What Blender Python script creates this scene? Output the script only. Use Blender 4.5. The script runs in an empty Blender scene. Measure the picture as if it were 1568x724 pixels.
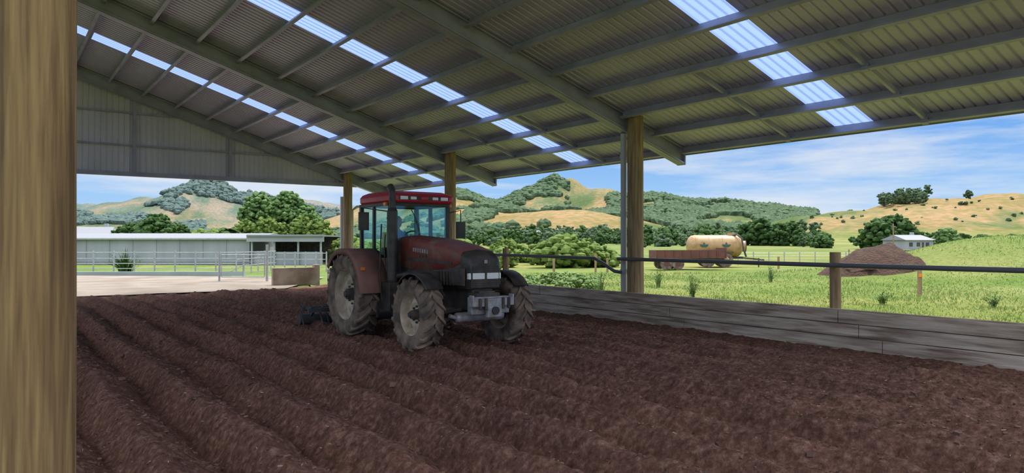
import bpy, bmesh, math, random
import numpy as np
from mathutils import Vector, Matrix, noise
random.seed(7); np.random.seed(7)
S=bpy.context.scene
# world frame: X = across the shed (W), Y = along the shed (U). camera at origin, 1.9 m up
FW=(0.590,0.807); RT=(0.807,-0.590)
def C(cx,cz): return (RT[0]*cx+FW[0]*cz, RT[1]*cx+FW[1]*cz)
def X(p,d): return (p-784)/1090.0*d
ANG=math.atan2(RT[1],RT[0])
def fbm(x,y,z=0,o=3):
    s=0;a=1
    for i in range(o):
        s+=a*noise.noise(Vector((x,y,z+i*7.3))); x*=2.1;y*=2.1;a*=.5
    return s
def sst(a,b,x):
    t=max(0,min(1,(x-a)/(b-a))); return t*t*(3-2*t)
KO=.45   # outdoor albedo scale
def o_(c,k=KO): return tuple(v*k for v in c)

# ---------------------------------------------------------------- materials
def mat(name,c1,c2=None,scale=5,stretch=(1,1,1),rough=.7,metal=0,bump=0,bscale=None,lo=.35,hi=.65,c3=None,s3=1,spec=.5,detail=6,amt3=.5,k=1,bd=.03):
    c1=o_(c1,k); c2=o_(c2,k) if c2 else None; c3=o_(c3,k) if c3 else None
    m=bpy.data.materials.new(name); m.use_nodes=True
    nt=m.node_tree; N=nt.nodes; L=nt.links
    b=N['Principled BSDF']; b.inputs['Roughness'].default_value=rough; b.inputs['Metallic'].default_value=metal
    b.inputs['Specular IOR Level'].default_value=spec
    b.inputs['Base Color'].default_value=(*c1,1)
    if c2 or bump:
        tc=N.new('ShaderNodeTexCoord'); mp=N.new('ShaderNodeMapping'); mp.inputs['Scale'].default_value=stretch
        L.new(tc.outputs['Object'],mp.inputs['Vector'])
    if c2:
        n=N.new('ShaderNodeTexNoise'); n.inputs['Scale'].default_value=scale; n.inputs['Detail'].default_value=detail
        L.new(mp.outputs[0],n.inputs['Vector'])
        r=N.new('ShaderNodeValToRGB'); r.color_ramp.elements[0].position=lo; r.color_ramp.elements[1].position=hi
        r.color_ramp.elements[0].color=(*c1,1); r.color_ramp.elements[1].color=(*c2,1)
        L.new(n.outputs['Fac'],r.inputs[0]); out=r.outputs[0]
        if c3:
            n3=N.new('ShaderNodeTexNoise'); n3.inputs['Scale'].default_value=s3; n3.inputs['Detail'].default_value=4
            L.new(mp.outputs[0],n3.inputs['Vector'])
            r3=N.new('ShaderNodeValToRGB'); r3.color_ramp.elements[0].position=.5; r3.color_ramp.elements[1].position=.68
            r3.color_ramp.elements[1].color=(amt3,amt3,amt3,1)
            L.new(n3.outputs['Fac'],r3.inputs[0])
            mx=N.new('ShaderNodeMixRGB'); mx.inputs[2].default_value=(*c3,1)
            L.new(r3.outputs[0],mx.inputs[0]); L.new(out,mx.inputs[1]); out=mx.outputs[0]
        L.new(out,b.inputs['Base Color'])
    if bump:
        nb=N.new('ShaderNodeTexNoise'); nb.inputs['Scale'].default_value=bscale or scale*3; nb.inputs['Detail'].default_value=6
        L.new(mp.outputs[0],nb.inputs['Vector'])
        bp=N.new('ShaderNodeBump'); bp.inputs['Strength'].default_value=bump; bp.inputs['Distance'].default_value=bd
        L.new(nb.outputs['Fac'],bp.inputs['Height']); L.new(bp.outputs[0],b.inputs['Normal'])
    return m

M={}
M['post']=mat('weathered_pole_timber',(.36,.24,.10),(.17,.10,.04),1.6,(22,22,1.1),.85,bump=.5,bscale=2,c3=(.08,.042,.018),s3=.55,amt3=.8,lo=.3,hi=.7)
M['post2']=mat('pole_timber',(.37,.26,.15),(.21,.135,.07),2,(9,9,.7),.85,bump=.4,bscale=3)
M['plank']=mat('weathered_planks',(.60,.51,.42),(.34,.27,.21),3,(3,.35,4),.9,bump=.4,c3=(.15,.09,.06),s3=2.6,amt3=.85)
M['steel']=mat('galv_steel',(.40,.40,.54),(.30,.30,.41),1.5,(1,1,1),.5,.3)
M['roof']=mat('roof_metal',(.55,.53,.73),(.45,.43,.60),.6,(1,.3,1),.45,.3)
M['clad']=mat('cladding_metal',(.66,.62,.76),(.56,.53,.65),.8,(1,1,.3),.5,.15)
M['galv']=mat('galv_pipe',(.45,.47,.48),(.34,.36,.37),6,rough=.45,metal=.4)
M['blackpipe']=mat('poly_pipe',(.10,.105,.12),rough=.45)
M['pvc']=mat('pvc_pipe',(.46,.47,.50),rough=.4)
M['white']=mat('white_sheet',(.36,.385,.41),(.28,.30,.33),.5,(1,1,.3),.6)
M['metalroof2']=mat('far_roof',(.22,.23,.25),rough=.6)
M['concrete']=mat('concrete',(.30,.255,.20),(.20,.16,.12),.5,rough=.95,bump=.3,bscale=6)
M['concwall']=mat('stained_concrete',(.50,.41,.31),(.28,.19,.13),1.5,rough=.95,bump=.3,bscale=6)
M['black']=mat('black_paint',(.022,.022,.024),(.07,.056,.047),5,rough=.45)
M['dark']=mat('dark_metal',(.04,.038,.038),(.12,.088,.068),5,rough=.7,lo=.4,hi=.7)
M['red']=mat('dusty_red_paint',(.27,.045,.04),(.21,.085,.065),4,rough=.5,c3=(.28,.17,.125),s3=2.5,amt3=.9)
M['redroof']=mat('red_paint',(.62,.015,.05),(.45,.035,.05),3,rough=.4)
M['fender']=mat('dusty_fender',(.28,.14,.105),(.20,.09,.07),3,rough=.7)
M['tire']=mat('tire_rubber',(.08,.062,.052),(.30,.22,.165),4,rough=.95,lo=.35,hi=.68,bump=.2)
M['rim']=mat('rim_paint',(.64,.55,.43),(.36,.27,.19),4,rough=.7)
M['silver']=mat('silver_casting',(.42,.43,.46),(.26,.24,.23),8,rough=.5,metal=.3)
M['bluesteel']=mat('dull_steel',(.07,.08,.095),(.075,.058,.048),5,rough=.8)
M['lens']=mat('lamp_lens',(.80,.81,.83),rough=.15)
M['orange']=mat('amber_lens',(.8,.25,.03),rough=.2)
M['shirt']=mat('blue_shirt',(.05,.28,.68),rough=.9)
M['pants']=mat('trousers',(.05,.05,.07),rough=.9)
M['skin']=mat('skin',(.50,.28,.2),rough=.6)
M['hair']=mat('hair',(.05,.03,.02),rough=.8)
M['tank']=mat('tanker_paint',(.92,.60,.28),(.80,.48,.19),2,rough=.4,c3=(.5,.26,.1),s3=3,k=.52)
M['leaflogo']=mat('green_leaf_decal',(.03,.10,.06),rough=.5)
M['rust']=mat('rusty_red',(.17,.055,.04),(.11,.05,.04),3,rough=.8)
M['pile']=mat('pile_soil',(.085,.043,.025),(.045,.024,.015),2,rough=1,bump=1,bscale=8,bd=.2)
M['straw']=mat('bark_chips',(.20,.115,.085),(.09,.048,.036),2,rough=1)
M['chip']=mat('light_chips',(.50,.36,.26),rough=1)
def leafmat(n,a,b,s=1.2,k=.55):
    return mat(n,a,b,s,rough=.85,bump=.5,bscale=6,lo=.3,hi=.7,spec=.15,k=k)
M['treeL']=leafmat('leaves_light',(.12,.23,.07),(.25,.40,.14))
M['treeD']=leafmat('leaves_dark',(.055,.125,.035),(.12,.225,.065))
M['treeY']=leafmat('leaves_yellow',(.16,.26,.05),(.29,.40,.10))
M['treeF']=leafmat('leaves_far',(.10,.18,.09),(.18,.27,.14),.3)  # low-contrast cool green, distance haze put into the leaf colour
M['treeB']=leafmat('leaves_hazed',(.14,.22,.20),(.20,.29,.26),.1)  # blue tint is aerial haze painted into the leaf colour
M['weed']=leafmat('weed_leaves',(.26,.42,.13),(.38,.52,.20))
M['trunk']=mat('bark',(.08,.055,.035),rough=.9)
M['grass']=mat('grass_blades',(.34,.52,.12),(.50,.60,.20),.4,rough=.8,spec=.1,k=.55)

m=bpy.data.materials.new('fibreglass_skylight'); m.use_nodes=True; nt=m.node_tree
nt.nodes.remove(nt.nodes['Principled BSDF'])
t=nt.nodes.new('ShaderNodeBsdfTranslucent'); t.inputs[0].default_value=(.18,.26,.46,1)
g=nt.nodes.new('ShaderNodeBsdfGlossy'); g.inputs['Roughness'].default_value=.3; g.inputs[0].default_value=(.8,.9,1,1)
mx=nt.nodes.new('ShaderNodeMixShader'); mx.inputs[0].default_value=.08
nt.links.new(t.outputs[0],mx.inputs[1]); nt.links.new(g.outputs[0],mx.inputs[2]); nt.links.new(mx.outputs[0],nt.nodes['Material Output'].inputs[0]); M['sky']=m
m=bpy.data.materials.new('cab_glass'); m.use_nodes=True; nt=m.node_tree
nt.nodes.remove(nt.nodes['Principled BSDF'])
t=nt.nodes.new('ShaderNodeBsdfTransparent'); t.inputs[0].default_value=(.62,.85,.88,1)
g=nt.nodes.new('ShaderNodeBsdfGlossy'); g.inputs['Roughness'].default_value=.04; g.inputs[0].default_value=(.6,.9,1,1)
fr=nt.nodes.new('ShaderNodeFresnel'); fr.inputs[0].default_value=1.9
mx=nt.nodes.new('ShaderNodeMixShader'); nt.links.new(fr.outputs[0],mx.inputs[0])
nt.links.new(t.outputs[0],mx.inputs[1]); nt.links.new(g.outputs[0],mx.inputs[2]); nt.links.new(mx.outputs[0],nt.nodes['Material Output'].inputs[0]); M['glass']=m

# soil
m=bpy.data.materials.new('bark_soil'); m.use_nodes=True; nt=m.node_tree; N=nt.nodes; L=nt.links; b=N['Principled BSDF']
b.inputs['Roughness'].default_value=1; b.inputs['Specular IOR Level'].default_value=.05
tc=N.new('ShaderNodeTexCoord')
def nz(s,d=6):
    n=N.new('ShaderNodeTexNoise'); n.inputs['Scale'].default_value=s; n.inputs['Detail'].default_value=d; n.inputs['Roughness'].default_value=.72
    L.new(tc.outputs['Object'],n.inputs['Vector']); return n
n1=nz(.6); n2=nz(13,10); n3=nz(60,5)
r=N.new('ShaderNodeValToRGB'); r.color_ramp.elements[0].position=.32; r.color_ramp.elements[1].position=.76
r.color_ramp.elements[0].color=(.090,.043,.033,1); r.color_ramp.elements[1].color=(.52,.33,.255,1)
q=r.color_ramp.elements.new(.52); q.color=(.23,.123,.092,1)
L.new(n2.outputs[0],r.inputs[0])
r2=N.new('ShaderNodeValToRGB'); r2.color_ramp.elements[0].position=.35; r2.color_ramp.elements[1].position=.7
r2.color_ramp.elements[0].color=(.78,.78,.78,1); r2.color_ramp.elements[1].color=(1.22,1.2,1.18,1)
L.new(n1.outputs[0],r2.inputs[0])
mm=N.new('ShaderNodeMixRGB'); mm.blend_type='MULTIPLY'; mm.inputs[0].default_value=1
L.new(r.outputs[0],mm.inputs[1]); L.new(r2.outputs[0],mm.inputs[2]); L.new(mm.outputs[0],b.inputs['Base Color'])
ad=N.new('ShaderNodeMath'); ad.operation='ADD'; L.new(n2.outputs[0],ad.inputs[0]); L.new(n3.outputs[0],ad.inputs[1])
bp=N.new('ShaderNodeBump'); bp.inputs['Strength'].default_value=.8; bp.inputs['Distance'].default_value=.04
L.new(ad.outputs[0],bp.inputs['Height']); L.new(bp.outputs[0],b.inputs['Normal']); M['soil']=m
# terrain
m=bpy.data.materials.new('pasture_and_hills'); m.use_nodes=True; nt=m.node_tree; N=nt.nodes; L=nt.links; b=N['Principled BSDF']
b.inputs['Roughness'].default_value=1; b.inputs['Specular IOR Level'].default_value=.05
tc=N.new('ShaderNodeTexCoord'); at=N.new('ShaderNodeAttribute'); at.attribute_name='Col'
def mulnoise(prev,s,lo,hi,a,c):
    n=N.new('ShaderNodeTexNoise'); n.inputs['Scale'].default_value=s; n.inputs['Detail'].default_value=7
    L.new(tc.outputs['Object'],n.inputs['Vector'])
    r=N.new('ShaderNodeValToRGB'); r.color_ramp.elements[0].position=lo; r.color_ramp.elements[1].position=hi
    r.color_ramp.elements[0].color=(*a,1); r.color_ramp.elements[1].color=(*c,1); L.new(n.outputs[0],r.inputs[0])
    mm=N.new('ShaderNodeMixRGB'); mm.blend_type='MULTIPLY'; mm.inputs[0].default_value=1
    L.new(prev,mm.inputs[1]); L.new(r.outputs[0],mm.inputs[2]); return mm.outputs[0]
o=mulnoise(at.outputs['Color'],.02,.35,.65,(.8,.85,.75),(1.15,1.1,1.2))
o=mulnoise(o,.22,.35,.65,(.74,.88,.65),(1.28,1.1,1.25)); o=mulnoise(o,5,.3,.7,(.75,.82,.68),(1.25,1.18,1.3))
L.new(o,b.inputs['Base Color']); M['terrain']=m

# ---------------------------------------------------------------- mesh builder
class MB:
    def __init__(s): s.v=[];s.f=[];s.m=[];s.sm=[]
    def add(s,v,f,mi=0,smooth=False):
        o=len(s.v); s.v+=[tuple(p) for p in v]
        for q in f: s.f.append([i+o for i in q]); s.m.append(mi); s.sm.append(smooth)
    def box(s,c,d,mi=0,rot=None):
        v=[Vector((x*d[0]/2,y*d[1]/2,z*d[2]/2)) for x in(-1,1) for y in(-1,1) for z in(-1,1)]
        if rot: v=[rot@p for p in v]
        s.add([p+Vector(c) for p in v],[(0,1,3,2),(4,6,7,5),(0,4,5,1),(2,3,7,6),(0,2,6,4),(1,5,7,3)],mi)
    def beam(s,p0,p1,w,d,mi=0,up=(0,0,1),off=(0,0)):
        p0=Vector(p0);p1=Vector(p1);a=(p1-p0).normalized();r=a.cross(Vector(up)).normalized();u=r.cross(a)
        v=[]
        for p in(p0,p1):
            for x,y in((-1,-1),(1,-1),(1,1),(-1,1)): v.append(p+r*(off[0]+x*w/2)+u*(off[1]+y*d/2))
        s.add(v,[(0,3,2,1),(4,5,6,7),(0,1,5,4),(1,2,6,5),(2,3,7,6),(3,0,4,7)],mi)
    def tube(s,pts,r,n=10,mi=0,smooth=True,caps=True):
        pts=[Vector(p) for p in pts]; rs=r if isinstance(r,(list,tuple)) else [r]*len(pts)
        rings=[]; t0=(pts[1]-pts[0]).normalized(); a=t0.orthogonal().normalized()
        for i,p in enumerate(pts):
            t=((pts[min(i+1,len(pts)-1)]-pts[max(i-1,0)])).normalized()
            a=(a-t*a.dot(t)).normalized(); b=t.cross(a)
            rings.append([p+(a*math.cos(k*2*math.pi/n)+b*math.sin(k*2*math.pi/n))*rs[i] for k in range(n)])
        s.loft(rings,mi,smooth,caps)
    def cyl(s,p0,p1,r0,r1=None,n=16,mi=0,smooth=True,caps=True): s.tube([p0,p1],[r0,r0 if r1 is None else r1],n,mi,smooth,caps)
    def loft(s,rings,mi=0,smooth=True,caps=True,closed=True):
        n=len(rings[0]); v=[p for r in rings for p in r]; f=[]
        for i in range(len(rings)-1):
            for k in range(n if closed else n-1):
                k2=(k+1)%n; f.append((i*n+k,i*n+k2,(i+1)*n+k2,(i+1)*n+k))
        s.add(v,f,mi,smooth)
        if caps:
            s.add(rings[0],[tuple(range(n))[::-1]],mi); s.add(rings[-1],[tuple(range(n))],mi)
    def lathe(s,prof,o,n=32,mi=0,smooth=True,axis='Y',closed=False):
        rings=[]
        for r,a in (prof+[prof[0]] if closed else prof):
            ring=[]
            for k in range(n):
                t=2*math.pi*k/n
                if axis=='Y': p=(r*math.cos(t),a,r*math.sin(t))
                elif axis=='X': p=(a,r*math.cos(t),r*math.sin(t))
                else: p=(r*math.cos(t),r*math.sin(t),a)
                ring.append(Vector(p)+Vector(o))
            rings.append(ring)
        s.loft(rings,mi,smooth,False)
    def build(s,name,mats,parent=None,loc=None,rotz=None,bevel=0,recalc=True):
        me=bpy.data.meshes.new(name); me.from_pydata(s.v,[],s.f)
        for q in mats: me.materials.append(M[q] if isinstance(q,str) else q)
        me.polygons.foreach_set('material_index',s.m); me.polygons.foreach_set('use_smooth',s.sm); me.update()
        if recalc:
            bm=bmesh.new(); bm.from_mesh(me); bmesh.ops.recalc_face_normals(bm,faces=bm.faces); bm.to_mesh(me); bm.free()
        ob=bpy.data.objects.new(name,me); S.collection.objects.link(ob)
        if parent: ob.parent=parent
        if loc: ob.location=loc
        if rotz is not None: ob.rotation_euler[2]=rotz
        if bevel:
            b=ob.modifiers.new('b','BEVEL'); b.width=bevel; b.segments=2; b.limit_method='ANGLE'
        return ob
def empty(name,loc=(0,0,0),rz=0):
    e=bpy.data.objects.new(name,None); S.collection.objects.link(e); e.location=loc; e.rotation_euler[2]=rz; e.empty_display_size=.2; return e

# ---------------------------------------------------------------- terrain
HILLS=[(318,1400,283,58,140),(290,1450,301,200,220),(120,1700,313,230,220),(480,1600,310,170,200),(380,1500,308,120,200),
 (640,1000,303,90,160),(700,900,297,60,150),
 (850,950,277,26,80),(875,960,284,22,70),(815,950,292,50,110),(905,940,292,45,110),(950,930,299,55,110),
 (740,620,320,60,70),(860,560,322,60,60),(920,640,328,50,60),
 (1000,850,306,60,120),(1090,850,313,60,120),(1170,840,320,50,120),(1250,820,331,50,100),
 (1500,460,302,34,60),(1430,455,305,24,60),(1360,450,312,22,60),(1290,450,322,24,60),(1230,430,332,20,50),(1620,440,303,36,60),(1560,445,300,22,60)]
HL=[(X(p,d),d,(371-y)/1090*d+1.9-3.5,sx,sz) for p,d,y,sx,sz in HILLS]
def hills(cx,cz):
    h=0
    if cz>100:
        for x,d,a,sx,sz in HL:
            q=((cx-x)/sx)**2+((cz-d)/sz)**2
            if q<16: h+=(a*math.exp(-q*.5))**5
    return h**.2
def H(cx,cz):
    h=0
    if cz>100:
        h=hills(cx,cz)
        h*=1+.09*fbm(cx*.014,cz*.014)+.04*fbm(cx*.05,cz*.05)
        h+=sst(110,420,cz)*3.5
    q=((cx-28)/5)**2+((cz-40)/5)**2; 
    if q<12: h+=2.3*math.exp(-q*.5)
    return h
def T(cx,cz):
    W,U=C(cx,cz); return (W,U,H(cx,cz))
NA=900; rs=[0.5]
while rs[-1]<3200: rs.append(rs[-1]*1.032+.15)
NR=len(rs); V=[];Cc=[]
for r in rs:
    for k in range(NA):
        a=2*math.pi*k/NA; cx=r*math.sin(a); cz=r*math.cos(a); W,U=C(cx,cz); h=H(cx,cz)
        ins=(-4<W<12.6 and -12<U<31)
        if ins: h-=.45
        elif r<90: h+=.04*fbm(W*.4,U*.4)
        V.append((W,U,h-.02))
        gn=fbm(cx*.03,cz*.03,3); g=(.35+.09*gn,.44+.02*gn,.13)
        hh=hills(cx,cz) if r>100 else 0
        if r>60:
            t=sst(60,220,r); e=fbm(cx*.012+5,cz*.012); g2=(.40+.13*e,.46+.04*e,.16+.02*e); g=tuple(g[i]*(1-t)+g2[i]*t for i in range(3))
        if hh>1:
            t=sst(2,7,hh); px=784+1090*cx/max(cz,1); e=fbm(cx*.01,cz*.01,9)+.5*fbm(cx*.04,cz*.04,2)
            tan=(.54,.41,.19); grn=(.20,.29,.11)
            k2=sst(.0,.45,e+(.5 if 950<px<1240 else 0)+(.35 if px<450 else 0)-.03)
            c2=tuple(tan[i]*(1-k2)+grn[i]*k2 for i in range(3))
            hz=sst(600,2000,cz)*.7; blue=(.26,.38,.50)  # aerial haze painted into the hill albedo, stronger with distance
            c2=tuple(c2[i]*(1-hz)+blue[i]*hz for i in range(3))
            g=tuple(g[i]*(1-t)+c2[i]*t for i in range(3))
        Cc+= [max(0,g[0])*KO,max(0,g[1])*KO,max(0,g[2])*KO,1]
F=[]
for i in range(NR-1):
    for k in range(NA):
        k2=(k+1)%NA; F.append((i*NA+k,(i+1)*NA+k,(i+1)*NA+k2,i*NA+k2))
F.append(tuple(range(NA)))
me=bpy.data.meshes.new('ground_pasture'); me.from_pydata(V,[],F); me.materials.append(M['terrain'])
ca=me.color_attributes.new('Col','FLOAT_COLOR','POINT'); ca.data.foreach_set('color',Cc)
me.polygons.foreach_set('use_smooth',[True]*len(F)); me.update()
ob=bpy.data.objects.new('ground',me); S.collection.objects.link(ob)
bm=bmesh.new(); bm.from_mesh(me); bmesh.ops.recalc_face_normals(bm,faces=bm.faces)
if sum(f.normal.z for f in list(bm.faces)[:50])<0: bmesh.ops.reverse_faces(bm,faces=bm.faces)
bm.to_mesh(me); bm.free()

# ---------------------------------------------------------------- soil floor
def soil(W,U):
    w=W+.16*noise.noise(Vector((U*.22,W*.2,1)))+.06*noise.noise(Vector((U*1.1,W,4)))
    ph=w/.82; fr=ph-math.floor(ph)
    # steep face towards the shed interior, long shoulder towards the open side
    ridge=(sst(0,.36,fr) if fr<.36 else 1-((fr-.36)/.64)**1.3)
    a=.30*(1-sst(6.6,8.2,W))*(1-.3*sst(17,27,U))
    a+=.24*sst(6.3,7.4,W)*(1-sst(8.4,9.2,W))*sst(15.5,16.5,U)
    a+=.10*sst(6.8,8,W)*(1-sst(10.8,11.7,W))
    a*=1+.5*noise.noise(Vector((U*.35,math.floor(ph)*3.1,2)))
    end=1-sst(27.5,29.3,U); a*=end
    h=a*(ridge-.5)
    p=Vector((W,U,0)); e2=.3+.7*end
    h+=.04*noise.noise(p*.7)+e2*(.045*noise.noise(p*2.1)+.04*noise.noise(p*4.6)+.024*noise.noise(p*11)+.014*noise.noise(p*23))
    h+=.05*sst(11.5,12.1,W)
    for wx in(6.08,8.02):
        h-=.06*math.exp(-((W-wx)/.24)**2)*sst(10.9,11.4,U)*(1-sst(14.4,15.5,U))
    return h-.03
Us=[-2.5]
while Us[-1]<30.4: Us.append(Us[-1]+.028+.0030*max(0,Us[-1]))
Ws=list(np.arange(-3.5,12.25,.034)); nW=len(Ws)
V=[(W,U,soil(W,U)) for U in Us for W in Ws]
F=[(i*nW+k,i*nW+k+1,(i+1)*nW+k+1,(i+1)*nW+k) for i in range(len(Us)-1) for k in range(nW-1)]
me=bpy.data.meshes.new('floor'); me.from_pydata(V,[],F); me.materials.append(M['soil']); me.polygons.foreach_set('use_smooth',[True]*len(F)); me.update()
ob=bpy.data.objects.new('floor',me); S.collection.objects.link(ob)
# clods
mb=MB(); cube=[Vector((x,y,z)) for x in(-1,1) for y in(-1,1) for z in(-1,1)]; cf=[(0,1,3,2),(4,6,7,5),(0,4,5,1),(2,3,7,6),(0,2,6,4),(1,5,7,3)]
for i in range(20000):
    U=random.random()**1.4*20+.8; W=random.uniform(.4,11.9)
    s=random.choice([.004,.005,.006,.008,.010,.015])*(1+U*.03)
    if random.random()<.014: s*=2.2
    ch=random.random()<.04
    q=Matrix.Rotation(random.random()*6.3,3,'Z')@Matrix.Rotation(random.random()*6.3,3,'X')
    z=soil(W,U); sc=Vector((random.uniform(1,1.8),random.uniform(.4,1),random.uniform(.5,.9)))
    if ch: sc=Vector((random.uniform(2,5),.5,.4)); s=min(s,.009)
    mb.add([q@Vector((p.x*sc.x*random.uniform(.5,1.1),p.y*sc.y*random.uniform(.5,1.1),p.z*sc.z*random.uniform(.5,1.1)))*s+Vector((W,U,z+s*.3)) for p in cube],cf,1 if ch else 0)
mb.build('bark_clods',['straw','chip'],recalc=False)

# concrete apron beyond the gable
mb=MB(); n=60; pts=[]
B_=[(-38,41),(-10.0,38)]
for i in range(n+1):
    t=i/n; W=-12+t*21.7; U=29.0+.5*noise.noise(Vector((i*.35,0,0)))
    pts.append((W,U,.0)); q=(B_[0][0]+(B_[1][0]-B_[0][0])*t,B_[0][1]+(B_[1][1]-B_[0][1])*t)
    W,U=C(*q); pts.append((W,U,.06)); 
mb.add(pts,[(2*i,2*i+1,2*i+3,2*i+2) for i in range(n)])
mb.build('concrete_apron',['concrete'])

# ---------------------------------------------------------------- shed structure
SL=.315
def zb(W): return 4.6-SL*(W-12.31)
WE=14.5; WR=-.6
def zm(W): return zb(W) if W>=WR else zb(2*WR-W)
WL=-6.5
FR=[2.2,12.05,20.6,29.15]
U0=1.7
RH=.42
for i,U in enumerate(FR):
    mb=MB(); Uc=U+.30
    for p0,p1,up in(((WR,Uc,zb(WR)),(WE,Uc,zb(WE)),Vector((SL,0,1)).normalized()),((WR,Uc,zb(WR)),(WL,Uc,zm(WL)),Vector((-SL,0,1)).normalized())):
        mb.beam(p0,p1,.02,RH,0,up,(-.012,RH/2)); mb.beam(p0,p1,.02,RH,0,up,(.012,RH/2))
        for z in(.006,RH-.006):
            mb.beam(p0,p1,.10,.012,0,up,(-.07,z)); mb.beam(p0,p1,.10,.012,0,up,(.07,z))
        for z in(.03,RH-.03):
            mb.beam(p0,p1,.01,.05,0,up,(-.115,z)); mb.beam(p0,p1,.01,.05,0,up,(.115,z))
    up=Vector((SL,0,1)).normalized()
    mb.beam((WE-.02,Uc,zb(WE)+.0),(WE+.02,Uc,zb(WE)),.26,RH,0,up,(0,RH/2))
    mb.build('steel_rafter',['steel'])
def pole(W,U,r,z1,name,mt,seed=0):
    mb=MB(); rings=[]; n=40; K=60
    for k in range(K+1):
        z=-.3+(z1+.3)*k/K
        rings.append([Vector((W+math.cos(t)*rr,U+math.sin(t)*rr,z)) for t in [2*math.pi*j/n for j in range(n)] for rr in [r*(1+.035*noise.noise(Vector((math.cos(t)*2,math.sin(t)*2,z*.5+seed)))+.012*noise.noise(Vector((math.cos(t)*9,math.sin(t)*9,z*.8+seed))))*(1-.012*z)]])
    mb.loft(rings,0,True,True); return mb.build(name,[mt])
for i,U in enumerate(FR): pole(12.48,U,.20,zb(12.48)+.38,'timber_post','post2',i)
for i,U in enumerate(FR):
    if i==0: pole(.16,3.97,.172,zb(.16)+.2,'timber_post','post',9)
    else: pole(.10,U,.172,zb(.1)+.2,'timber_post','post',9+i)
    pole(-6.2,U,.18,zm(-6.2)+.2,'timber_post','post2',20+i)
# purlins
mb=MB(); PD=.20
up=Vector((SL,0,1)).normalized(); up2=Vector((-SL,0,1)).normalized()
BR={0:(6.3,9.2)}
t=WE-.07; i=0
while t>WL:
    zt=zm(t)+RH*1.04; u_=up if t>=WR else up2
    for j,(a,b) in enumerate(zip(FR[:-1],FR[1:])):
        a2=a+.44;b2=b+.17
        p0=(t,a2,zt-PD/2);p1=(t,b2,zt-PD/2)
        mb.beam(p0,p1,.012,PD,0,u_)
        mb.beam(p0,p1,.08,.010,0,u_,(-.04,-PD/2)); mb.beam(p0,p1,.08,.010,0,u_,(.04,PD/2))
        mb.beam(p0,p1,.008,.03,0,u_,(-.08,-PD/2+.015))
        if i<3:
            for u in BR.get(j,(a+3.1,a+6.0)):
                mb.beam((t,u,zt-.11),(t-1.1,u,zt-.11+1.1*SL),.06,.09,0,up)
                mb.beam((t-.1,u+.0,zt-.13),(t,u,zt-.16),.12,.12,0,up)
    t-=1.1; i+=1
mb.build('roof_purlins',['steel'])
SK=[7.75,16.3,24.85]
prof=[];u=U0
while u<29.9:
    prof+=[(u,0),(u+.125,0),(u+.145,.035),(u+.17,.035)]; u+=.19
mb=MB()
zr=lambda W: zm(W)+RH*1.05+.008
for Wa,Wb in((WR,WE+.12),(WL-.1,WR)):
    V=[]
    for u,d in prof: V+=[(Wa,u,zr(Wa)+d),(Wb,u,zr(Wb)+d)]
    for i in range(len(prof)-1):
        uc=(prof[i][0]+prof[i+1][0])/2; sky=any(abs(uc-s)<.45 for s in SK)
        mb.add([V[2*i],V[2*i+1],V[2*i+3],V[2*i+2]],[(0,1,2,3)],1 if sky else 0)
mb.build('roof',['roof','sky'],recalc=False)
mb=MB(); mb.beam((WE+.06,U0,zr(WE)-.1),(WE+.06,29.8,zr(WE)-.1),.02,.2,0)
mb.build('eave_fascia',['steel'])
# gable wall
mb=MB(); w=WL; V=[]
while w<13.2:
    for a,d in((0,0),(.13,0),(.15,.03),(.17,.03)):
        ww=w+a; V.append((ww,29.75-d,4.38)); V.append((ww,29.75-d,max(4.39,zr(ww)-.01)))
    w+=.19
for i in range(len(V)//2-1): mb.add([V[2*i],V[2*i+2],V[2*i+3],V[2*i+1]],[(0,1,2,3)],0)
for z in(5.5,6.7,7.9):
    we=12.31-(z-4.6-.3)/SL
    if we>WR: mb.beam((max(WL,2*WR-we),29.66,z),(we,29.66,z),.10,.06,1)
mb.beam((WL,29.64,4.43),(13.1,29.64,4.43),.14,.16,1)
for w in(.5,4.27,7.7): mb.box((w,29.62,(4.4+zb(w))/2+.1),(.12,.08,zb(w)-4.4+.2),1)
mb.build('wall_gable',['clad','steel'],recalc=False)
# timber kick wall
mb=MB(); 
for r_,z in enumerate((.06,.29,.52)):
    u=-5.6-random.random()*2
    while u<30.6:
        l=4.28; e=min(u+l,30.7)
        mb.box((12.20+random.uniform(-.01,.01),(u+e)/2,z+.06),(.055,e-u-.014,.214)); u+=l
mb.box((12.22,12.5,-.15),(.05,36,.3)); mb.box((12.236,12.5,.34),(.012,36.2,.66))  # thin second box: backing added to stop light showing through board gaps
u=-5
while u<30.5: mb.box((12.262,u,.3),(.04,.1,.8)); u+=2.14
mb.box((12.23,12.5,.70),(.075,36.3,.025))
mb.build('wall_timber_kickboard',['plank'],bevel=.006)
mb=MB(); mb.box((10.9,31.3,.38),(2.0,.22,.8)); mb.box((11.9,31.35,.42),(.25,.3,.95)); mb.build('wall_end_return',['concwall'],bevel=.02)
mb=MB(); mb.box((.4,29.5,.36),(3.9,.1,.8)); mb.box((.4,29.43,.2),(3.9,.05,.2)); mb.build('wall_end_timber',['plank'],bevel=.02)
for u in(-1.5,7.0,17.3,25.5): 
    mb=MB(); mb.cyl((12.42,u,-.2),(12.42,u,1.72),.10,.095,20); mb.build('fence_post',['post2'],bevel=.01)
mb=MB(); mb.tube([(12.24,-5,1.5),(12.24,5,1.485),(12.24,12.4,1.5)],.043,10); mb.build('pipe_rail',['blackpipe'])
mb=MB(); mb.tube([(12.22,12.28,1.18),(12.22,12.5,1.2),(12.22,12.85,1.36),(12.22,13.2,1.5),(12.22,17.3,1.53),(12.22,29,1.53)],.043,10); mb.build('pipe_rail',['blackpipe'])
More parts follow.
